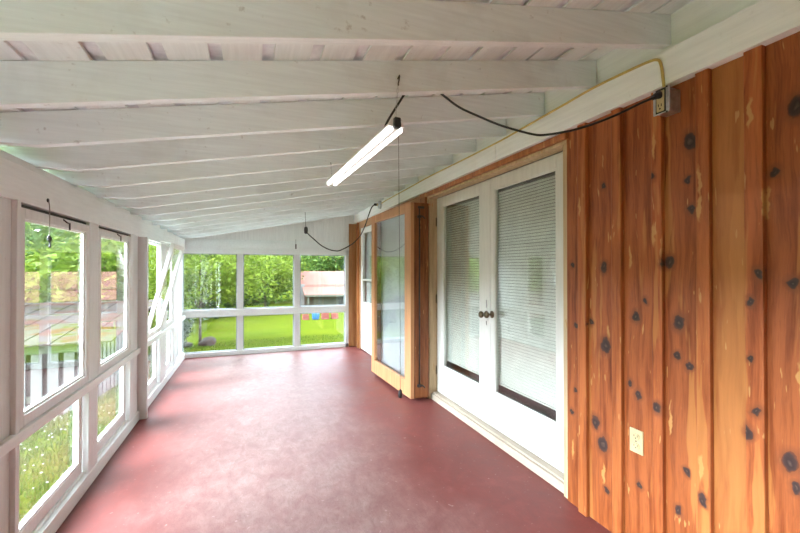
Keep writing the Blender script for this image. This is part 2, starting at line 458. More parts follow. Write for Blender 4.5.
def sash(n, y0, y1, z0, z1, xg=-.966, st=.055, top=.045, bot=.05, m='sash', fw=(.022, .004)):
    """upper sash: frame mesh with a glass pane as its child"""
    o = empty('window_%d' % n, (xg, y0, z0)); struct(o)
    f = MB()
    a, b = xg-fw[1], xg+fw[0]
    f.box(a, b, y0, y0+st, z0, z1); f.box(a, b, y1-st, y1, z0, z1)
    f.box(a, b, y0+st, y1-st, z0, z0+bot); f.box(a, b, y0+st, y1-st, z1-top, z1)
    f.build('window_frame', M[m], o, .003)
    MB().box(xg-.002, xg+.002, y0+st-.004, y1-st+.004, z0+bot-.004, z1-top+.004).build('pane', M['glass'], o)
    return o
def beads(o, y0, y1, z0, z1, xg, t=.012):
    f = MB(); a, b = xg+.002, xg+.012
    f.box(a, b, y0, y0+t, z0, z1); f.box(a, b, y1-t, y1, z0, z1); f.box(a, b, y0+t, y1-t, z0, z0+t); f.box(a, b, y0+t, y1-t, z1-t, z1)
    f.build('glazing_bead', M['ledger'], o, .002)
NW = 0
for (a, b, lab, hk) in ((2.19, 2.98, 'nearest upper left window with a hook cord hanging over it', 2.615),
                   (3.145, 3.88, 'second upper left window, beside the projecting stud', 3.52)):
    NW += 1
    o = sash(NW, a, b, .656, 1.634, st=.045); struct(o, lab, 'window')
    beads(o, a+.045, b-.045, .706, 1.589, -.966)
    l = MB(); l.tube([(-.962, hk, 1.632), (-.945, hk, 1.628), (-.93, hk+.005, 1.612), (-.93, hk+.04, 1.612)], .004, 6, smooth=2)
    l.tube([(-.93, hk+.04, 1.615), (-.93, hk+.04, 1.575)], .004, 6); l.build('latch', M['darkmetal'], o)
# the hopper sash that leans into the room
NW += 1
hop = empty('window_%d' % NW, (-.975, 4.25, .668)); struct(hop, 'tilted upper left window sash leaning into the porch', 'window')
ang = math.atan2(.245, .95)
Mx = Matrix.Translation((-.965, 0, .668)) @ Matrix.Rotation(ang, 4, 'Y')
hy0, hy1 = 4.42, 5.05
f = MB()
def hb(m, x0, x1, y0, y1, z0, z1): m.box(x0, x1, y0, y1, z0, z1)
hb(f, -.018, .018, hy0, hy0+.05, 0, .98); hb(f, -.018, .018, hy1-.05, hy1, 0, .98); hb(f, -.018, .018, hy0+.05, hy1-.05, 0, .065); hb(f, -.018, .018, hy0+.05, hy1-.05, .935, .98)
f.xform(Mx).build('window_frame', M['sash'], hop, .003)
MB().box(-.002, .002, hy0+.046, hy1-.046, .061, .939).xform(Mx).build('pane', M['glass'], hop)
lt = MB().tube([(-.935, 5.0, 1.672), (-.84, 4.98, 1.655), (-.745, 4.97, 1.605)], .005, 6)
lt.build('stay', M['enamel'], hop)
NW += 1
o = sash(NW, 5.37, 5.85, .656, 1.634, st=.04); struct(o, 'upper left window nearest the far corner', 'window')
beads(o, 5.41, 5.81, .706, 1.589, -.966)
for (a, b, lab) in ((2.19, 2.98, 'nearest lower left fixed pane looking onto grass'), (3.145, 3.88, 'second lower left fixed pane'),
                    (4.22, 5.06, 'lower left fixed pane below the tilted sash'), (5.37, 5.85, 'lower left fixed pane nearest the far corner')):
    NW += 1
    o = sash(NW, a, b, .100, .606, xg=-.995, st=.022, top=.014, bot=.065, fw=(.02, .02)); struct(o, lab, 'window')
    beads(o, a+.022, b-.022, .163, .594, -.992, .014)

# cord with hook hanging from the left beam
hc = thing('hook_cord', 'short cord with a dark hook hanging from the left beam before the nearest window', 'cord', (-.932, 2.42, 1.68))
MB().tube([(-.934, 2.425, 1.70), (-.93, 2.424, 1.65), (-.929, 2.42, 1.52)], .0022, 6).build('cord', M['light_string'], hc)
h = MB(); h.lathe([(.003, 0), (.009, .008), (.010, .02), (.004, .032)], (-.929, 2.42, 1.495), 'z', 10)
h.tube([(-.929, 2.42, 1.50), (-.926, 2.418, 1.48), (-.922, 2.41, 1.468), (-.924, 2.40, 1.473)], .004, 6); h.build('hook', M['black'], hc)
MB().lathe([(.010, 0), (.010, .004), (.004, .006)], (-.939, 2.425, 1.70), 'x', 10).build('screw_eye', M['darkmetal'], hc)

# ------------------------------------------------------------------ end wall
we = struct(empty('wall_end', (.3, YE, 0)), 'white framed window wall at the far end of the porch', 'wall')
def eb(name, *a, m='white', bev=.003): return box(name, M[m], we, *a, bevel=bev)
xs = [(-.978, -.205), (-.118, .676), (.772, 1.550)]
eb('sill', -1.0, 1.61, YE, YE+.10, 0, .066)
eb('mid_rail', -.978, 1.550, YE-.006, YE+.09, .62, .726)
eb('head_rail', -1.0, 1.61, YE, YE+.09, 1.607, 1.69)
eb('header_board', -1.0, 1.61, YE-.022, YE+.07, 1.69, 1.80)
eb('header_board', -1.0, 1.61, YE-.012, YE+.07, 1.80, 1.832)
eb('post', -1.06, -.978, YE-.0, YE+.10, 0, 1.80, m='post')
eb('mullion', -.205, -.118, YE, YE+.09, .066, 1.607, m='post'); eb('mullion', .676, .772, YE, YE+.09, .066, 1.607, m='post')
eb('post', 1.550, 1.607, YE, YE+.09, 0, 1.80, m='post')
g = MB(); x = -1.06; k = 0
while x < 1.745:
    w = [.19, .21, .16, .2, .18, .17][k % 6]; x1 = min(x+w, 1.745); d = .003*(k % 2)
    g.prism([(x, 1.83), (x1-.004, 1.83), (x1-.004, rz(x1, YE)+RH), (x, rz(x, YE)+RH)], 'y', YE+.004+d, YE+.03)
    x = x1; k += 1
g.build('gable_boards', M['gable'], we, .002)
eb('gable_backing', -1.06, 1.8, YE+.03, YE+.05, 1.8, 2.34, m='gable', bev=0)
cb = MB().box(1.609, XW, YE-.004, YE+.03, 0, 2.16, .75); cb.build('cedar_board', M['cedar_far'], we, .002, attr='hue')
labs = ['left', 'middle', 'right']
for c, (a, b) in enumerate(xs):
    for (z0, z1, rr) in ((.726, 1.607, 'upper'), (.066, .62, 'lower')):
        NW += 1
        o = struct(empty('window_%d' % NW, (a, YE+.04, z0)), '%s %s pane of the far end windows' % (rr, labs[c]), 'window')
        t = .014; f = MB(); ya, yb = YE+.028, YE+.055
        f.box(a, a+t, ya, yb, z0, z1); f.box(b-t, b, ya, yb, z0, z1); f.box(a+t, b-t, ya, yb, z0, z0+t); f.box(a+t, b-t, ya, yb, z1-t, z1)
        f.build('window_frame', M['alu'], o, .002)
        MB().box(a+t-.003, b-t+.003, YE+.040, YE+.044, z0+t-.003, z1-t+.003).build('pane', M['glass'], o)

# ------------------------------------------------------------------ right wall
wr = struct(empty('wall_right', (1.8, 3, 0)), 'knotty cedar board and batten wall of the house', 'wall')
brd = MB()
edges = [-2.6, -2.35, -2.1, -1.85, -1.6, -1.35, -1.1, -.85, -.6, -.35, -.08, .17, .40, .62, .872, 1.052, 1.25, 1.46, 1.68, 1.815]
hues = [.2, .4, .1, .3, .5, .2, .3, .1, .2, .5, .1, .3, .2, .05, .80, .14, .06, .17, .46]
for a, b, hu in zip(edges, edges[1:], hues):
    brd.box(XW, XW+.025, a+.002, b-.001, 0, 2.30, hu)
brd.build('cedar_boards', M['cedar'], wr, .002, attr='hue')
for y, w, hu in ((.38, .07, .2), (.62, .07, .35), (.882, .058, .411), (1.056, .052, .514), (1.250, .048, .412), (1.462, .054, .513), (1.682, .058, .5145)):
    MB().box(XW-.024, XW+.002, y-w/2, y+w/2, 0, 2.20, hu).build('batten', M['cedar'], wr, .004, attr='hue')
lb2 = MB()
lb2.box(XW+.025, XW+.12, Y0, 1.80, 0, 2.4); lb2.build('wall_core', M['house'], wr)
# sheathing between door and end, with an opening for the far door
def wallbox(y0, y1, z0, z1, hue, x0=XW, x1=XW+.03, m='cedar_far', nm='cedar_board', bev=.003):
    return MB().box(x0, x1, y0, y1, z0, z1, hue).build(nm, M[m], wr, bev, attr='hue')
wallbox(3.79, 3.93, 0, 2.20, .35, XW-.02)
wallbox(3.93, 4.86, 2.06, 2.20, .75, XW, m='fir')
wallbox(4.90, 5.04, 0, 2.20, .4)
wallbox(5.04, 6.52, 2.06, 2.20, .85, m='fir')
wallbox(6.50, 6.60, 0, 2.20, .55); wallbox(6.60, 6.66, 0, 2.20, .3, XW-.02); wallbox(6.66, YE, 0, 2.20, .15)
MB().box(XW+.03, XW+.12, 6.50, YE+.1, 0, 2.4).build('wall_core', M['house'], wr)
MB().box(XW+.03, XW+.12, 3.79, 5.04, 0, 2.4).build('wall_core', M['house'], wr)
MB().box(XW+.03, XW+.12, 1.80, 6.5, 2.2, 2.4).build('wall_core', M['house'], wr)
# ledger: lower board, blocking above
rl = MB().box(1.70, XW+.03, Y0, 2.47, 2.171, 2.322); rl.build('ledger_board', M['ledger'], wr, .003)
MB().box(1.70, XW+.03, 2.474, YE-.03, 2.171, 2.318).build('ledger_board', M['ledger'], wr, .003)
MB().prism([(Y0, 2.318), (YE-.03, 2.30), (YE-.03, 2.50), (Y0, 2.52)], 'x', 1.767, 1.83).build('rim_board', M['ledger'], wr, .002)
# door surround
t1 = MB().box(XW-.022, XW+.04, 1.80, 3.93, 2.128, 2.168, .28); t1.build('header_trim', M['cedar_far'], wr, .003, attr='hue')
t2 = MB().box(XW+.0, XW+.09, 1.82, 3.77, 2.108, 2.128, .5); t2.build('raw_header', M['raw'], wr, .002, attr='hue')
t3 = MB().box(XW+.005, XW+.11, 3.742, 3.792, 0, 2.13, .5); t3.build('raw_jamb', M['raw'], wr, .003, attr='hue')
t4 = MB().box(XW+.01, XW+.11, 1.805, 1.855, 0, 2.13, .5); t4.build('raw_jamb', M['raw'], wr, .003, attr='hue')
th = MB().box(1.772, 1.86, 1.83, 3.745, 0, .058); th.box(1.788, 1.90, 1.83, 3.745, .058, .074)
th.build('threshold', M['thresh'], wr, .006)

# french doors
XD = 1.84
def door(n, y0, y1, g0, g1, label, knob, hinge_side):
    d = struct(empty('door_%d' % n, (XD+.02, (y0+y1)/2, .078)), label, 'door')
    f = MB(); a, b = XD, XD+.044
    f.box(a, b, y0, g0, .078, 2.106); f.box(a, b, g1, y1, .078, 2.106)
    f.box(a, b, g0, g1, .078, .362); f.box(a, b, g0, g1, 2.012, 2.106)
    f.build('door_frame', M['door'], d, .004)
    s = MB(); t = .012; p, q = XD+.004, XD+.016
    # moulded glass stops
    s.box(p, q, g0, g0+t, .362, 2.012); s.box(p, q, g1-t, g1, .362, 2.012); s.box(p, q, g0+t, g1-t, .362, .362+t); s.box(p, q, g0+t, g1-t, 2.012-t, 2.012)
    s.build('glass_stop', M['door'], d, .002)
    MB().box(XD+.018, XD+.021, g0-.004, g1+.004, .358, 2.016).box(XD+.030, XD+.033, g0-.004, g1+.004, .358, 2.016).build('pane', M['glass'], d)   # double glazing
    bl = MB(); z = .448; k = 0
    while z < 2.0:
        dx, dz = .0035, .0093
        xc = XD+.058
        bl.hexa([(xc-dx, g0-.02, z-dz), (xc+dx, g0-.02, z+dz), (xc+dx, g1+.02, z+dz), (xc-dx, g1+.02, z-dz)],
                [(xc-dx-.001, g0-.02, z-dz+.001), (xc+dx-.001, g0-.02, z+dz+.001), (xc+dx-.001, g1+.02, z+dz+.001), (xc-dx-.001, g1+.02, z-dz+.001)])
        z += .0232
    bl.box(XD+.048, XD+.068, g0-.02, g1+.02, .424, .436)
    bl.build('blind', M['slat'], d)
    if knob is not None:
        ky, kz = knob
        kn = MB(); kn.lathe([(.030, 0), (.030, -.004), (.024, -.008), (.010, -.012), (.009, -.030), (.016, -.036), (.027, -.046), (.029, -.058), (.022, -.068), (.008, -.071)], (XD, ky, kz), 'x', 20)
        kn.build('door_knob', M['brass'], d, smooth=True)
        if n == 2: return d
        bp = MB().box(XD-.003, XD+.001, ky-.012, ky+.012, kz-.10, kz+.14).build('backplate', M['door'], d, .002)
        kh = MB().box(XD-.004, XD+.0, ky-.003, ky+.003, kz+.055, kz+.12); kh.box(XD-.004, XD, ky-.004, ky+.004, kz-.09, kz-.055); kh.build('keyhole', M['slot'], d)
    for hz in ((.30, 1.05, 1.86) if hinge_side else ()):
        hh = MB(); hh.lathe([(.007, -.045), (.007, .045)], (XD-.006, hinge_side, hz), 'z', 10)
        hh.box(XD-.004, XD+.001, hinge_side-.002, hinge_side+.02, hz-.045, hz+.045)
        hh.build('hinge', M['brass'], d)
    return d
door(1, 2.752, 3.738, 2.912, 3.602, 'left french door with knob, white frame and closed blind', (2.803, .985), 3.739)
door(2, 1.858, 2.748, 2.003, 2.697, 'right french door beside the cedar boards, blind behind its glass', (2.724, .992), None)

# far white glazed door in the end of the house wall
d3 = struct(empty('door_3', (1.78, 5.8, .02)), 'white half glazed door beyond the wooden glass box', 'door')
f = MB(); a, b = 1.752, 1.79; y0, y1 = 5.06, 6.49
f.box(a, b, y0, y0+.1, .02, 2.055); f.box(a, b, y1-.12, y1, .02, 2.055); f.box(a, b, y0+.1, y1-.12, .02, .82); f.box(a, b, y0+.1, y1-.12, 1.96, 2.055); f.box(a, b, y0+.1, y1-.12, 1.17, 1.20)
f.build('door_frame', M['door'], d3, .004)
MB().box(1.770, 1.774, y0+.096, y1-.116, .816, 1.964).build('pane', M['glass'], d3)
MB().box(1.81, 1.82, y0+.05, y1-.05, .7, 2.0).build('curtain', M['back'], d3)

# house interior behind the doors
hi = MB()
hi.box(3.2, 3.25, 1.0, 7, -.05, 2.5); hi.box(1.87, 3.2, 1.0, 1.05, -.05, 2.5); hi.box(1.87, 3.2, 6.95, 7, -.05, 2.5)
hi.box(1.80, 3.2, 1.0, 7, 2.45, 2.5); hi.box(1.87, 3.2, 1.0, 7, -.05, 0.0)
struct(hi.build('wall_house', M['house']), 'dim house room behind the door blinds', 'wall')

# ------------------------------------------------------------------ wooden glazed box beside the doors
bx = thing('glazed_wood_box', 'golden wood frame with a large glass panel standing out from the cedar wall', 'glass panel', (1.6, 4.3, .04))
A0 = Vector((1.521, 3.692)); A1 = Vector((1.466, 4.90))          # front face runs from A0 to A1
dirv = (A1-A0).normalized(); nrm = Vector((-dirv.y, dirv.x))      # outward = towards -x
if nrm.x > 0: nrm = -nrm
L = (A1-A0).length
def fb(mb, s0, s1, z0, z1, d0=0.0, d1=.04, hue=.5):
    p = [A0+dirv*s0-nrm*d0, A0+dirv*s1-nrm*d0, A0+dirv*s1-nrm*d1, A0+dirv*s0-nrm*d1]
    mb.hexa([(q.x, q.y, z0) for q in p], [(q.x, q.y, z1) for q in p], hue); return mb
zb, zt = .04, 2.045
fb(MB(), 0, .155, zb, zt, hue=.6).build('stile', M['fir'], bx, .003, attr='hue')
fb(MB(), L-.11, L, zb, zt, hue=.3).build('stile', M['fir'], bx, .003, attr='hue')
fb(MB(), .155, L-.11, zb, .20, hue=.5).build('bottom_rail', M['fir'], bx, .003, attr='hue')
fb(MB(), .155, L-.11, 1.955, zt, hue=.7).build('top_rail', M['fir'], bx, .003, attr='hue')
fb(MB(), .150, L-.105, .195, 1.96, .018, .022).build('pane', M['glass'], bx)
fb(MB(), .04, L-.04, .1, 2.0, .12, .13).build('backing_panel', M['back'], bx)
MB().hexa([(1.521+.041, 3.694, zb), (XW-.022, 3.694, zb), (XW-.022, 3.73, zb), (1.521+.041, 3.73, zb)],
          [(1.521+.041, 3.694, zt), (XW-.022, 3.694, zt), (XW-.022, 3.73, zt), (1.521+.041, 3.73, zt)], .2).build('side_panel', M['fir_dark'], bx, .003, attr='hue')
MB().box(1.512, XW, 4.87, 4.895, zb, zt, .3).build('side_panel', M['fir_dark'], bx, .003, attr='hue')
MB().hexa([(1.525, 3.70, zt-.02), (XW, 3.70, zt-.02), (XW, 4.88, zt-.02), (1.475, 4.88, zt-.02)],
          [(1.525, 3.70, zt-.001), (XW, 3.70, zt-.001), (XW, 4.88, zt-.001), (1.475, 4.88, zt-.001)], .4).build('top_panel', M['fir'], bx, .002, attr='hue')
rod = MB().tube([(1.612, 3.678, .16), (1.612, 3.678, 1.99)], .0075, 10)
rd = rod.build('bolt_rod', M['darkmetal'], bx, smooth=True)
for z in (.17, 1.90):
    g = MB(); g.box(1.594, 1.630, 3.666, 3.694, z-.014, z+.014); g.tube([(1.612, 3.672, z), (1.64, 3.664, z+.005), (1.668, 3.668, z-.02)], .007, 8); g.build('rod_guide', M['darkmetal'], rd, .002)
MB().box(1.60, 1.67, 3.682, 3.694, 1.985, 2.01).build('rod_guide', M['darkmetal'], rd, .002)

# ------------------------------------------------------------------ electrical
eo = thing('outlet_box', 'galvanised metal box with an ivory outlet under the ledger, black plug in it', 'outlet', (1.69, 1.15, 2.09))
b = MB(); b.box(1.672, XW, 1.153, 1.217, 2.042, 2.142); b.build('metal_box', M['steel'], eo, .006)
c = MB(); c.box(1.664, 1.673, 1.148, 1.222, 2.036, 2.148); c.build('cover_plate', M['steel'], eo, .004)
r = MB(); r.box(1.658, 1.6645, 1.168, 1.202, 2.045, 2.135); ro = r.build('receptacle', M['ivory'], eo, .004)
q = MB()
for zz in (2.066,):
    q.box(1.6570, 1.6582, 1.177, 1.180, zz, zz+.012); q.box(1.6570, 1.6582, 1.190, 1.193, zz, zz+.012); q.box(1.6570, 1.6582, 1.182, 1.188, zz-.012, zz-.006)
q.build('slots', M['slot'], ro)
MB().box(1.662, 1.6645, 1.163, 1.207, 2.040, 2.144).build('gap', M['slot'], ro)
for zz in (2.036, 2.144):
    MB().lathe([(.004, 0), (.004, -.003)], (1.664, 1.158, zz), 'x', 10).build('screw', M['darkmetal'], eo)

wo = thing('wall_outlet', 'ivory duplex outlet plate low on the cedar boards', 'outlet', (XW, 1.368, .53))
MB().box(XW-.007, XW, 1.333, 1.403, .474, .588).build('cover_plate', M['ivory'], wo, .003)
for zz in (.508, .554):
    u = MB().prism([(1.354, zz-.014), (1.382, zz-.014), (1.386, zz-.007), (1.386, zz+.007), (1.382, zz+.014), (1.354, zz+.014), (1.350, zz+.007), (1.350, zz-.007)], 'x', XW-.010, XW-.006)
    uo = u.build('receptacle', M['ivory'], wo)
    v = MB(); v.box(XW-.0108, XW-.0095, 1.358, 1.3605, zz-.002, zz+.008); v.box(XW-.0108, XW-.0095, 1.375, 1.3775, zz-.002, zz+.008); v.box(XW-.0108, XW-.0095, 1.3655, 1.3705, zz-.010, zz-.005)
    v.build('slots', M['slot'], uo)
MB().lathe([(.003, 0), (.003, -.002)], (XW-.007, 1.368, .531), 'x', 8).build('screw', M['darkmetal'], wo)

jb = thing('junction_box', 'round metal junction box far along the white ledger with a black plug', 'junction box', (1.69, 5.25, 2.265))
MB().lathe([(.055, 0), (.055, -.028), (.050, -.034), (.045, -.036)], (1.70, 5.22, 2.262), 'x', 20).build('metal_box', M['steel'], jb, .002)
MB().lathe([(.020, 0), (.020, -.012), (.016, -.014)], (1.664, 5.25, 2.268), 'x', 14).build('receptacle', M['ivory'], jb)
MB().lathe([(.017, 0), (.017, -.03), (.008, -.042)], (1.652, 5.27, 2.270), 'x', 12).build('plug', M['black'], jb)

yc = MB().tube([(1.694, 1.190, 2.145), (1.694, 1.196, 2.20), (1.694, 1.205, 2.265), (1.693, 1.222, 2.296), (1.693, 1.277, 2.308), (1.693, 1.43, 2.317), (1.693, 1.582, 2.321), (1.693, 1.78, 2.314), (1.693, 1.975, 2.308),
     (1.693, 2.20, 2.300), (1.693, 2.439, 2.294), (1.693, 2.9, 2.296), (1.693, 3.25, 2.300), (1.693, 3.603, 2.303), (1.693, 4.1, 2.296), (1.693, 4.5, 2.290), (1.693, 5.0, 2.284), (1.692, 5.17, 2.275)], .0062, 8, smooth=4)
tag(yc.build('electrical_cable', M['yellow'], smooth=True), 'yellow electrical cable stapled along the white ledger above the doors', 'cable')

# hanging strip light
fx = thing('strip_light', 'white strip light hanging on chains from the rafters', 'light fixture', (.566, 2.2, 2.0))
P0 = Vector((.592, 1.60, 1.985)); P1 = Vector((.542, 2.82, 1.985))
ax = (P1-P0).normalized(); sx = Vector((ax.y, -ax.x, 0))
def along(prof, a0, a1):
    m = MB(); n = len(prof); Lr = (P1-P0).length
    vs = [P0 + ax*a0*Lr + sx*u + Vector((0, 0, w)) for u, w in prof] + [P0 + ax*a1*Lr + sx*u + Vector((0, 0, w)) for u, w in prof]
    m.add(vs, [tuple(range(n))[::-1], tuple(range(n, 2*n))] + [(i, (i+1) % n, n+(i+1) % n, n+i) for i in range(n)]); return m
along([(-.038, .0), (-.036, .010), (-.016, .030), (.016, .030), (.036, .010), (.038, .0), (.012, -.002), (.010, -.014), (-.010, -.014), (-.012, -.002)], 0, 1).build('housing', M['enamel'], fx, .001)
for s in (-1, 1):
    along([(s*.024 + .0115*math.cos(2*math.pi*k/14), -.012 + .0115*math.sin(2*math.pi*k/14)) for k in range(14)], .012, .988).build('light_tube', M['tube'], fx, smooth=False)
along([(-.013, -.012), (.013, -.012), (.017, .0), (.014, .034), (-.014, .034), (-.017, .0)], -.014, .006).build('end_cap', M['black'], fx, .004)
along([(-.036, -.016), (.036, -.016), (.036, .010), (.02, .028), (-.02, .028), (-.036, .010)], .992, 1.004).build('end_cap', M['enamel'], fx, .002)
def chain(p, q, nm='chain'):
    m = MB(); p, q = Vector(p), Vector(q); n = max(2, int((q-p).length/.016))
    for i in range(n):
        c = p.lerp(q, (i+.5)/n); h = (q-p).length/n*.62
        w = Vector((.0035, 0, 0)) if i % 2 else Vector((0, .0035, 0)); u = Vector((0, 0, h))
        m.tube([c-u, c-u*.6+w, c+u*.6+w, c+u, c+u*.6-w, c-u*.6-w, c-u], .0012, 4, smooth=0)
    return m.build(nm, M['steel'], fx)
chain((.598, 1.596, 2.165), (.591, 1.612, 2.012)); chain((.538, 2.815, 2.118), (.541, 2.80, 2.012))
hk = MB().tube([(.600, 1.606, 2.195), (.603, 1.592, 2.205), (.600, 1.588, 2.185), (.597, 1.590, 2.168), (.600, 1.597, 2.163)], .003, 6); hk.build('hook', M['darkmetal'], fx)
MB().tube([(.540, 2.836, 2.135), (.538, 2.824, 2.13), (.538, 2.815, 2.115)], .003, 6).build('hook', M['darkmetal'], fx)
pc = MB().tube([(.598, 1.590, 1.975), (.600, 1.59, 1.662), (.605, 1.59, 1.2), (.606, 1.59, .835)], .0011, 5)
pco = pc.build('pull_cord', M['string'], fx)
MB().lathe([(.003, .034), (.007, .028), (.009, .012), (.008, 0), (.003, -.004)], (.606, 1.59, .806), 'z', 12).build('pull_weight', M['black'], pco, smooth=True)

cord = MB().tube([(.578, 1.74, 2.008), (.600, 1.732, 2.06), (.640, 1.71, 2.13), (.668, 1.70, 2.178), (.70, 1.705, 2.225), (.76, 1.72, 2.25), (.82, 1.705, 2.235), (.864, 1.69, 2.202), (.935, 1.66, 2.142), (1.027, 1.62, 2.093), (1.10, 1.58, 2.053),
    (1.169, 1.54, 2.022), (1.24, 1.49, 1.992), (1.276, 1.46, 1.985), (1.33, 1.41, 1.987), (1.385, 1.36, 1.996), (1.455, 1.31, 2.020), (1.523, 1.27, 2.050), (1.585, 1.225, 2.084), (1.634, 1.19, 2.106)], .0055, 8, smooth=4)
pl = MB(); 
ec = tag(cord.build('power_cord', M['black'], smooth=True), 'black cord drooping from the strip light over to the metal outlet box', 'cord')
pm = MB(); pm.tube([(1.628, 1.197, 2.104), (1.645, 1.190, 2.114), (1.658, 1.186, 2.117)], [.011, .017], 10, smooth=0); pm.build('plug', M['black'], ec)

# cord with a socket hung on a wire at the far end
sc = thing('extension_cord', 'black cord looping from a hanging wire to the far junction box', 'cord', (.68, 5.3, 1.9))
MB().tube([(.690, 5.31, 1.855), (.73, 5.3, 1.81), (.80, 5.3, 1.751), (.88, 5.3, 1.683), (.974, 5.3, 1.634), (1.06, 5.3, 1.613), (1.138, 5.3, 1.618), (1.277, 5.3, 1.690), (1.36, 5.3, 1.755), (1.433, 5.3, 1.845), (1.49, 5.29, 1.97), (1.54, 5.285, 2.12), (1.58, 5.28, 2.225), (1.622, 5.275, 2.268)], .0075, 8, smooth=4).build('cord', M['black'], sc, smooth=True)
MB().lathe([(.010, -.05), (.022, -.04), (.026, 0), (.022, .035), (.010, .045)], (.681, 5.3, 1.88), 'z', 14).build('socket', M['black'], sc, smooth=True)
MB().tube([(.678, 5.30, 1.92), (.672, 5.295, 2.05), (.668, 5.29, 2.138)], .0028, 5).build('hanging_wire', M['darkmetal'], sc)
ht = MB().box(.690, .712, YE-.036, YE-.020, 1.70, 1.78); ht.tube([(.70, YE-.028, 1.78), (.70, YE-.028, 1.86)], .003, 5)
tag(ht.build('wire_tail', M['string']), 'short grey hanging tag on the header board above the far windows', 'tag')

# wall and bay behind the viewer
wb = struct(MB().box(-1.06, 1.80, Y0-.04, Y0, -.02, 2.36).build('wall_back', M['gable']), 'white painted board wall behind the viewer', 'wall')
lb('light_block_panel', -1.008, -.985, Y0, -.72, .08, 1.66, m='gable'); lpost(-.8, -.66); lpost(.5, .62)  # boarding added out of view to cut light on the rafter faces
# ------------------------------------------------------------------ outdoors: ground
def sstep(a, b, t):
    t = min(1, max(0, (t-a)/(b-a))); return t*t*(3-2*t)
# sstep with descending edges
def sdown(a, b, t): return sstep(0, 1, (t-a)/(b-a))
def gz(x, y):
    z = -.42 - .45*sstep(6, 14, y) - .062*min(max(0, y-12), 24) + .02*max(0, y-36)
    z -= .70*sdown(-1.5, -3.6, x) * (1 - .7*sstep(9, 16, y))
    z += .24*max(0, -14-y) + .24*max(0, -24-x) + .18*max(0, y-52)          # low hills added to keep bright sky out of the glass
    z += .05*mnoise.noise(Vector((x*.35, y*.35, 0))) + .012*mnoise.noise(Vector((x*1.7, y*1.7, 3)))
    return z
def axis_pts(segs):
    out = []
    for a, b, n in segs: out += [a + (b-a)*i/n for i in range(n)]
    out.append(segs[-1][1]); return out
gx = axis_pts([(-60, -12, 16), (-12, -6, 12), (-6, -1, 40), (-1, 8, 30), (8, 30, 22), (30, 70, 10)])
gy = axis_pts([(-40, -4, 12), (-4, 9, 65), (9, 40, 62), (40, 90, 12)])
vs = [(x, y, gz(x, y)) for y in gy for x in gx]; nx = len(gx)
fs = [(j*nx+i, j*nx+i+1, (j+1)*nx+i+1, (j+1)*nx+i) for j in range(len(gy)-1) for i in range(nx-1)]
struct(MB().add(vs, fs).build('ground', M['lawn'], smooth=True), 'mown green lawn around the porch', 'lawn')
pt = MB()  # pale slabs added out of view to bounce light up to the ceiling
pt.box(-1.38, -1.10, -3, 1.65, -1.6, -.33); pt.box(-1.38, -1.10, 1.65, 6.87, -.9, -.33); pt.box(-1.38, 9.0, 6.87, 8.75, -.9, -.33)
struct(pt.build('floor_bounce_slab', M['bounce_slab'], None), 'added pale slabs outside the porch, out of view, bouncing light inside', 'bounce_slab')
# grass blades near the left windows and just beyond the end wall
gr = MB()
def blade(x, y, h):
    z = gz(x, y)-.01; a = random.uniform(0, 6.28); w = .006 + h*.05; l = random.uniform(-.5, .5)*h; l2 = random.uniform(-.5, .5)*h
    c, s = math.cos(a)*w, math.sin(a)*w
    gr.add([(x-c, y-s, z), (x+c, y+s, z), (x+c*.5+l*.4, y+s*.5+l2*.4, z+h*.6), (x-c*.5+l*.4, y-s*.5+l2*.4, z+h*.6), (x+l, y+l2, z+h)], [(0, 1, 2, 3), (3, 2, 4)])
for _ in range(17000):
    x = -1.15 - 3.2*random.random()**1.3; y = random.uniform(1.8, 8.2)
    if x < -2.15 and y > 7.3: continue
    blade(x, y, random.uniform(.03, .085))
for _ in range(9000): blade(random.uniform(-1.8, 4.0), random.uniform(6.95, 14), random.uniform(.03, .07))
tag(gr.build('grass', M['blade'], fix=False), 'short green grass growing under the left windows and beyond the end', 'grass', kind='stuff')
flw = MB()
for _ in range(220):
    x = -1.2 - 2.2*random.random(); y = random.uniform(2.2, 7.0); z = gz(x, y)+.06; r = random.uniform(.007, .013)
    flw.lathe([(r*.4, -r*.5), (r, 0), (r*.5, r*.6)], (x, y, z), 'z', 6)
tag(flw.build('clover_flowers', M['flower']), 'tiny white clover flowers scattered in the near grass', 'flowers', kind='stuff')

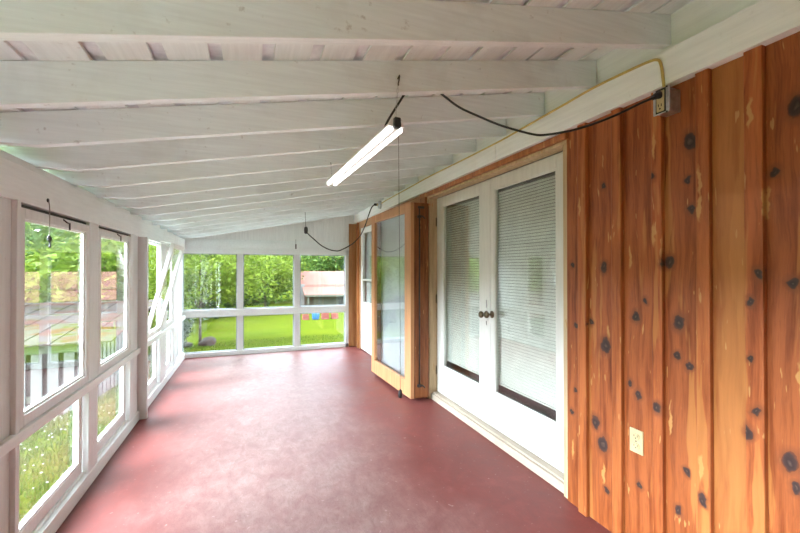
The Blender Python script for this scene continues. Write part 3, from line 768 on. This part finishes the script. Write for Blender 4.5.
# ------------------------------------------------------------------ outdoors: trees
def tree(name, label, x, y, h, crowns, nleaf, leaf, mat, trunk_r=.08, group=None, lean=(0, 0), zbase=None):
    """crowns: list of (dx, dy, z, rx, ry, rz) in metres above the ground at the base"""
    z0 = gz(x, y) if zbase is None else zbase
    t = thing(name, label, 'tree', (x, y, z0), group)
    tr = MB(); top = z0 + h
    tr.tube([(x, y, z0-.05), (x+lean[0]*.4, y+lean[1]*.4, z0+h*.35), (x+lean[0], y+lean[1], top)], [trunk_r, trunk_r*.35], 9)
    for c in crowns:
        st = Vector((x+lean[0]*.4, y+lean[1]*.4, z0+h*.35)); e = Vector((x+c[0], y+c[1], z0+c[2]))
        tr.tube([st, st.lerp(e, .5)+Vector((0, 0, .12)), e], [trunk_r*.5, trunk_r*.1], 6)
    tr.build('trunk', M['bark'], t, smooth=True)
    lf = MB(); tot = sum(c[3]*c[4]*c[5] for c in crowns)
    for c in crowns:
        nn = int(nleaf*c[3]*c[4]*c[5]/tot)
        # leaves gathered in clumps
        ncl = max(6, nn//26)
        for _ in range(ncl):
            while True:
                p = Vector((random.uniform(-1, 1), random.uniform(-1, 1), random.uniform(-1, 1)))
                if .35 < p.length < 1: break
            cc = Vector((x+c[0]+p.x*c[3], y+c[1]+p.y*c[4], z0+c[2]+p.z*c[5]))
            sp = leaf*3.2
            for _ in range(26):
                q = cc + Vector((random.gauss(0, sp), random.gauss(0, sp), random.gauss(0, sp*.55)))
                u = Vector((random.gauss(0, 1), random.gauss(0, 1), random.gauss(0, .5))).normalized()*leaf*random.uniform(.7, 1.3)
                w = u.cross(Vector((random.gauss(0, 1), random.gauss(0, 1), random.gauss(0, 1)))).normalized()*leaf*.36
                lf.add([q-u*.7, q+w, q+u, q-w], [(0, 1, 2, 3)])
    lf.build('foliage', M[mat], t, fix=False)
    return t
zt_ = gz(-1.48, 13.7)
tree('leafy_tree', 'small light green tree with thin trunk and drooping leaves before the left end window', -1.45, 13.4, 3.2,
     [(.2, .1, 2.6, 1.75, 1.6, 1.25), (1.15, .2, 1.95, 1.0, 1.0, .55), (-.75, .3, 1.9, .85, 1.0, .7), (.3, 0, 1.75, .9, .9, .35)], 11000, .085, 'leaf_light', .05)
tree('shade_tree', 'broad pale green tree at the far edge of the lawn behind the middle end window', 1.15, 35, 5.5,
     [(.2, 0, 4.1, 2.4, 2.2, 2.4), (1.3, 0, 2.9, 1.3, 1.6, 1.4), (-1.5, 0, 3.0, 1.7, 1.6, 1.5)], 8000, .16, 'leaf_light', .12)
tree('dark_tree', 'dark evergreen tree behind the small leafy tree', -2.6, 33, 8,
     [(0, 0, 4.4, 2.6, 2.4, 4.2), (1.9, 0, 2.8, 1.9, 1.9, 2.6), (-2.2, 0, 2.8, 1.9, 1.9, 2.6)], 9000, .2, 'leaf_dark', .2)
labs = ['dark green tree at the far left of the woods', 'bushy tree at the woods behind the pale green tree', 'tall green tree rising behind the barn roof',
        'round green tree behind the right half of the barn', 'mid green tree far right of the barn', 'dark tree at the far right of the woods']
for i, (x, y, h, w, mt) in enumerate([(-7, 46, 9, 4.4, 'leaf_mid'), (.5, 44, 8.5, 4.2, 'leaf_mid'), (7.6, 47, 9, 4.0, 'leaf_mid'), (14, 46, 8.5, 4.4, 'leaf_dark'), (21.5, 44, 8.5, 4.4, 'leaf_mid')]):
    tree('woodland_tree', labs[i], x, y, h, [(0, 0, h*.55, w, w*.8, h*.5), (w*.5, 0, h*.33, w*.8, w*.6, h*.32), (-w*.5, 0, h*.33, w*.8, w*.6, h*.32)], 5200, .30, mt, .25, 'woodland trees beyond the lawn')
labs2 = ['tree well to the left of the mossy shed', 'tree arching its canopy over the mossy shed', 'dark tree at the left end of the hedge row behind the shed', 'second tree of the hedge row behind the shed',
         'third tree of the hedge row behind the shed', 'light green tree right of the mossy shed', 'dark tree at the right end of the hedge row behind the shed']
for i, (x, y, h, w, mt) in enumerate([(-17, 9, 7, 3.4, 'leaf_mid'), (-6.2, 12.6, 6.4, 3.0, 'leaf_mid'), (-15, 22, 9, 3.6, 'leaf_dark'), (-11, 25, 9, 3.2, 'leaf_mid'), (-7.6, 27, 8.5, 3.0, 'leaf_dark'), (-5.6, 19.5, 6, 2.2, 'leaf_light'), (-4.6, 29, 9, 2.8, 'leaf_dark')]):
    cr = [(0, 0, h*.55, w, w, h*.46), (w*.5, w*.4, h*.32, w*.8, w*.7, h*.3), (-w*.5, -w*.5, h*.32, w*.8, w*.7, h*.3)]
    if i == 1: cr = [(.3, -1.2, 4.6, 3.2, 3.4, 1.5), (1.6, -2.6, 4.0, 1.8, 2.2, .9), (-1.5, -2.4, 4.1, 2.0, 2.2, 1.0)]
    tree('side_tree', labs2[i], x, y, h, cr, 13000 if i == 1 else 5600, .095 if i == 1 else .22, mt, .2, 'trees beyond the left windows')
# bush, stump beside the trunk
def shrub(name, label, x, y, r, h, n, leaf, mat):
    z0 = gz(x, y); t = thing(name, label, 'shrub', (x, y, z0))
    s = MB(); lf = MB()
    for k in range(9):
        a = k*2.4; e = Vector((x+math.cos(a)*r*.7, y+math.sin(a)*r*.7, z0+h*random.uniform(.7, 1)))
        s.tube([(x, y, z0-.02), (x+math.cos(a)*r*.2, y+math.sin(a)*r*.2, z0+h*.5), e], [.012, .004], 5)
        for _ in range(n//9):
            q = Vector((x, y, z0)).lerp(e, random.uniform(.3, 1.05)) + Vector((random.gauss(0, r*.16), random.gauss(0, r*.16), random.gauss(0, .05)))
            u = Vector((random.gauss(0, 1), random.gauss(0, 1), random.uniform(.2, 1.4))).normalized()*leaf
            w = u.cross(Vector((random.gauss(0, 1), random.gauss(0, 1), random.gauss(0, 1)))).normalized()*leaf*.3
            lf.add([q-u*.6, q+w, q+u, q-w], [(0, 1, 2, 3)])
    s.build('stems', M['bark'], t); lf.build('foliage', M[mat], t, fix=False)
shrub('grey_shrub', 'grey green shrub growing at the foot of the small leafy tree', -1.95, 12.7, .42, .85, 900, .07, 'leaf_grey')
shrub('corner_shrub', 'pale shrub low in the corner of the left end window', -2.35, 11.2, .35, .6, 700, .06, 'leaf_grey')
def rock(name, label, cat, x, y, r, sq, mat):
    z0 = gz(x, y); bm = bmesh.new(); bmesh.ops.create_icosphere(bm, subdivisions=3, radius=r)
    for v in bm.verts:
        d = 1 + .35*mnoise.noise(v.co*2.2/r*.5 + Vector((x, y, 0)))
        v.co = Vector((v.co.x*d, v.co.y*d, v.co.z*d*sq))
    me = bpy.data.meshes.new(name); bm.to_mesh(me); bm.free(); me.materials.append(M[mat])
    for p in me.polygons: p.use_smooth = True
    o = bpy.data.objects.new(name, me); col.objects.link(o); o.location = (x, y, z0+r*sq*.55); tag(o, label, cat)
rock('boulder', 'brown grey boulder on the right of the thin tree trunk', 'rock', -1.22, 13.2, .24, .7, 'rock')
rock('field_stone', 'smaller grey stone on the left of the thin tree trunk', 'rock', -1.80, 13.2, .17, .6, 'rock')

# ------------------------------------------------------------------ outdoors: red roofed barn beyond the end windows
ba = thing('barn', 'long barn with a faded red metal roof across the lawn', 'barn', (9, 32.6, -2.7))
bg = -2.85
def by(x): return 32.6 - .22*(x-3.9)
def bq(mb, x0, x1, d0, d1, z0, z1, val=0.0):       # box following the barn's heading
    p = [(x0, by(x0)+d0), (x1, by(x1)+d0), (x1, by(x1)+d1), (x0, by(x0)+d1)]
    return mb.hexa([(a, b, z0) for a, b in p], [(a, b, z1) for a, b in p], val)
X0, X1 = 3.95, 17.5
w = MB(); bq(w, X0+.25, X1, 1.5, 5.5, bg-.6, .05); w.build('wall', M['barn_wood'], ba)
w = MB(); xx = X0+.9
while xx < X1: bq(w, xx, xx+.22, .55, .60, bg-.4, -.78); xx += .26
w.build('plank_wall', M['barn_wood'], ba)
def slope(mb, x0, x1, d0, z0, d1, z1, t=.07):
    p = [(x0, by(x0)+d0, z0), (x1, by(x1)+d0, z0), (x1, by(x1)+d1, z1), (x0, by(x0)+d1, z1)]
    mb.hexa(p, [(a, b, c+t) for a, b, c in p])
r_ = MB(); slope(r_, X0-.1, X1+.3, 1.4, -.12, 3.6, 1.12); slope(r_, X0-.1, X1+.3, 5.9, -.12, 3.6, 1.12); r_.build('roof', M['red_roof'], ba)
r_ = MB(); slope(r_, X0+.1, X1+.3, -.15, -.76, 1.45, -.14); r_.build('porch_roof', M['red_roof'], ba)
r_ = MB(); bq(r_, X0+.15, X1+.3, -.2, -.14, -.86, -.73); r_.build('eave_board', M['barn_wood'], ba)
w = MB(); bq(w, X0-.05, X0+.28, 1.3, 1.5, bg-.5, .1); w.build('corner_board', M['shed_white'], ba)
for xx in (X0+.35, X0+3.2, X0+6.2, X0+9.2, X0+12.2): bq(MB(), xx, xx+.14, -.05, .09, bg-.5, -.75).build('post', M['barn_wood'], ba)
w = MB(); bq(w, X0+2.9, X0+4.6, .50, .54, bg-.3, -.95); w.build('doorway', M['slot'], ba)
def gpt(x, dy): return (x, by(x)+dy)
x, y = 3.52, 23.0
bb = MB(); z = gz(x, y); bb.lathe([(.17, 0), (.20, .06), (.215, .29), (.20, .52), (.17, .57), (.15, .58)], (x, y, z), 'z', 18)
tag(bb.build('blue_barrel', M['blue_item'], smooth=True), 'bright blue barrel on the grass before the red barn', 'barrel')
def crate(x, y, w, h, label):
    z = gz(x, y); m = MB()
    m.box(x-w/2, x+w/2, y-.25, y+.25, z, z+.06)
    for k in range(3):
        a = z+.08+k*(h-.1)/3; m.box(x-w/2, x+w/2, y-.25, y-.22, a, a+(h-.1)/3-.03); m.box(x-w/2, x+w/2, y+.22, y+.25, a, a+(h-.1)/3-.03)
        m.box(x-w/2, x-w/2+.03, y-.22, y+.22, a, a+(h-.1)/3-.03); m.box(x+w/2-.03, x+w/2, y-.22, y+.22, a, a+(h-.1)/3-.03)
    for sx_ in (-1, 1):
        for sy_ in (-1, 1): m.box(x+sx_*(w/2-.05)-.02, x+sx_*(w/2-.05)+.02, y+sy_*.20-.02, y+sy_*.20+.02, z, z+h)
    tag(m.build('crate', M['red_item']), label, 'crate')
crate(4.08, 23.1, .40, .40, 'rust red crate right beside the blue barrel')
crate(4.62, 23.0, .36, .36, 'rust red crate farther right of the blue barrel')
crate(2.98, 23.3, .34, .34, 'rust red crate left of the blue barrel')

# ------------------------------------------------------------------ outdoors: mossy shed beyond the left windows
SX, SY = -2.30, 7.62
sg = -1.45
s = thing('mossy_shed', 'low shed with white slatted walls and a mossy metal roof outside the left windows', 'shed', (-4.2, 8.9, sg))
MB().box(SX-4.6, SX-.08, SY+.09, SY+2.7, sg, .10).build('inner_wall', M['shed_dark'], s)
w = MB(); x = SX-4.7; k = 0
while x < SX-.02:
    w.box(x, min(x+.135, SX), SY, SY+.022, sg+.14+.04*(k % 3), .13); x += .203; k += 1
w.build('front_slats', M['shed_white'], s)
w = MB(); y = SY+.06; k = 0
while y < SY+2.7:
    w.box(SX-.022, SX, y, y+.135, sg+.14+.03*(k % 2), .14+.11*(y-SY)); y += .203; k += 1
w.build('side_slats', M['shed_white'], s)
MB().box(SX-4.7, SX+.02, SY-.03, SY-.005, .06, .215).build('fascia', M['shed_green'], s)
MB().box(SX-4.7, SX, SY+.025, SY+.08, -.7, -.6).build('nail_rail', M['barn_wood'], s)
r_ = MB()
n = 26
for i in range(n):
    a, b = SX-4.9+5.15*i/n, SX-4.9+5.15*(i+1)/n; up = .012*(i % 2)
    r_.hexa([(a, SY-.22, .20+up), (b, SY-.22, .20+up), (b, SY+3.2, .60+up), (a, SY+3.2, .60+up)], [(a, SY-.22, .225+up), (b, SY-.22, .225+up), (b, SY+3.2, .625+up), (a, SY+3.2, .625+up)])
r_.build('roof', M['moss_roof'], s)
r_ = MB()
r_.hexa([(SX-4.9, SY+3.2, .60), (SX+.25, SY+3.2, .60), (SX+.25, SY+5.0, .2), (SX-4.9, SY+5.0, .2)], [(SX-4.9, SY+3.2, .625), (SX+.25, SY+3.2, .625), (SX+.25, SY+5.0, .225), (SX-4.9, SY+5.0, .225)])
r_.build('back_roof', M['moss_roof'], s)
MB().box(SX-.1, SX, SY-.0, SY+.1, sg, .16).build('corner_post', M['barn_wood'], s)
MB().box(SX-.1, SX, SY+2.65, SY+2.75, sg, .40).build('corner_post', M['barn_wood'], s)

# ------------------------------------------------------------------ sky
W = bpy.data.worlds.new('sky'); scn.world = W; W.use_nodes = True
t = W.node_tree; t.nodes.clear()
wo_ = t.nodes.new('ShaderNodeOutputWorld'); bgn = t.nodes.new('ShaderNodeBackground'); t.links.new(bgn.outputs[0], wo_.inputs[0])
tc = t.nodes.new('ShaderNodeTexCoord'); nz = t.nodes.new('ShaderNodeTexNoise'); t.links.new(tc.outputs['Generated'], nz.inputs['Vector']); nz.inputs['Scale'].default_value = 2.2; nz.inputs['Detail'].default_value = 5
rp = t.nodes.new('ShaderNodeValToRGB'); t.links.new(nz.outputs['Fac'], rp.inputs[0])
rp.color_ramp.elements[0].position = .35; rp.color_ramp.elements[0].color = (.76, .90, 1.08, 1)
rp.color_ramp.elements[1].position = .65; rp.color_ramp.elements[1].color = (.90, .97, 1.06, 1)
t.links.new(rp.outputs[0], bgn.inputs[0]); bgn.inputs[1].default_value = .92
sun = bpy.data.lights.new('sun', 'SUN'); sun.energy = 3.8; sun.angle = R(75); sun.color = (.86, .98, 1.12)
so = bpy.data.objects.new('sun', sun); col.objects.link(so); so.rotation_euler = (R(-9), R(-62), 0)

# ------------------------------------------------------------------ camera
cam = bpy.data.cameras.new('camera'); cam.sensor_width = 36; cam.lens = 391.995/800*36; cam.clip_start = .02; cam.clip_end = 300
co = bpy.data.objects.new('camera', cam); col.objects.link(co)
co.location = (0, 0, 1.36); co.rotation_euler = (R(90+.4113), 0, R(-20.8235))
scn.camera = co

scn.view_settings.view_transform = 'Standard'; scn.view_settings.look = 'None'; scn.view_settings.gamma = 1
scn.view_settings.use_curve_mapping = False; scn.view_settings.exposure = 3.9
scn.cycles.max_bounces = 12; scn.cycles.diffuse_bounces = 8; scn.cycles.transparent_max_bounces = 24
scn.cycles.use_denoising = True
scn.cycles.sample_clamp_indirect = 8
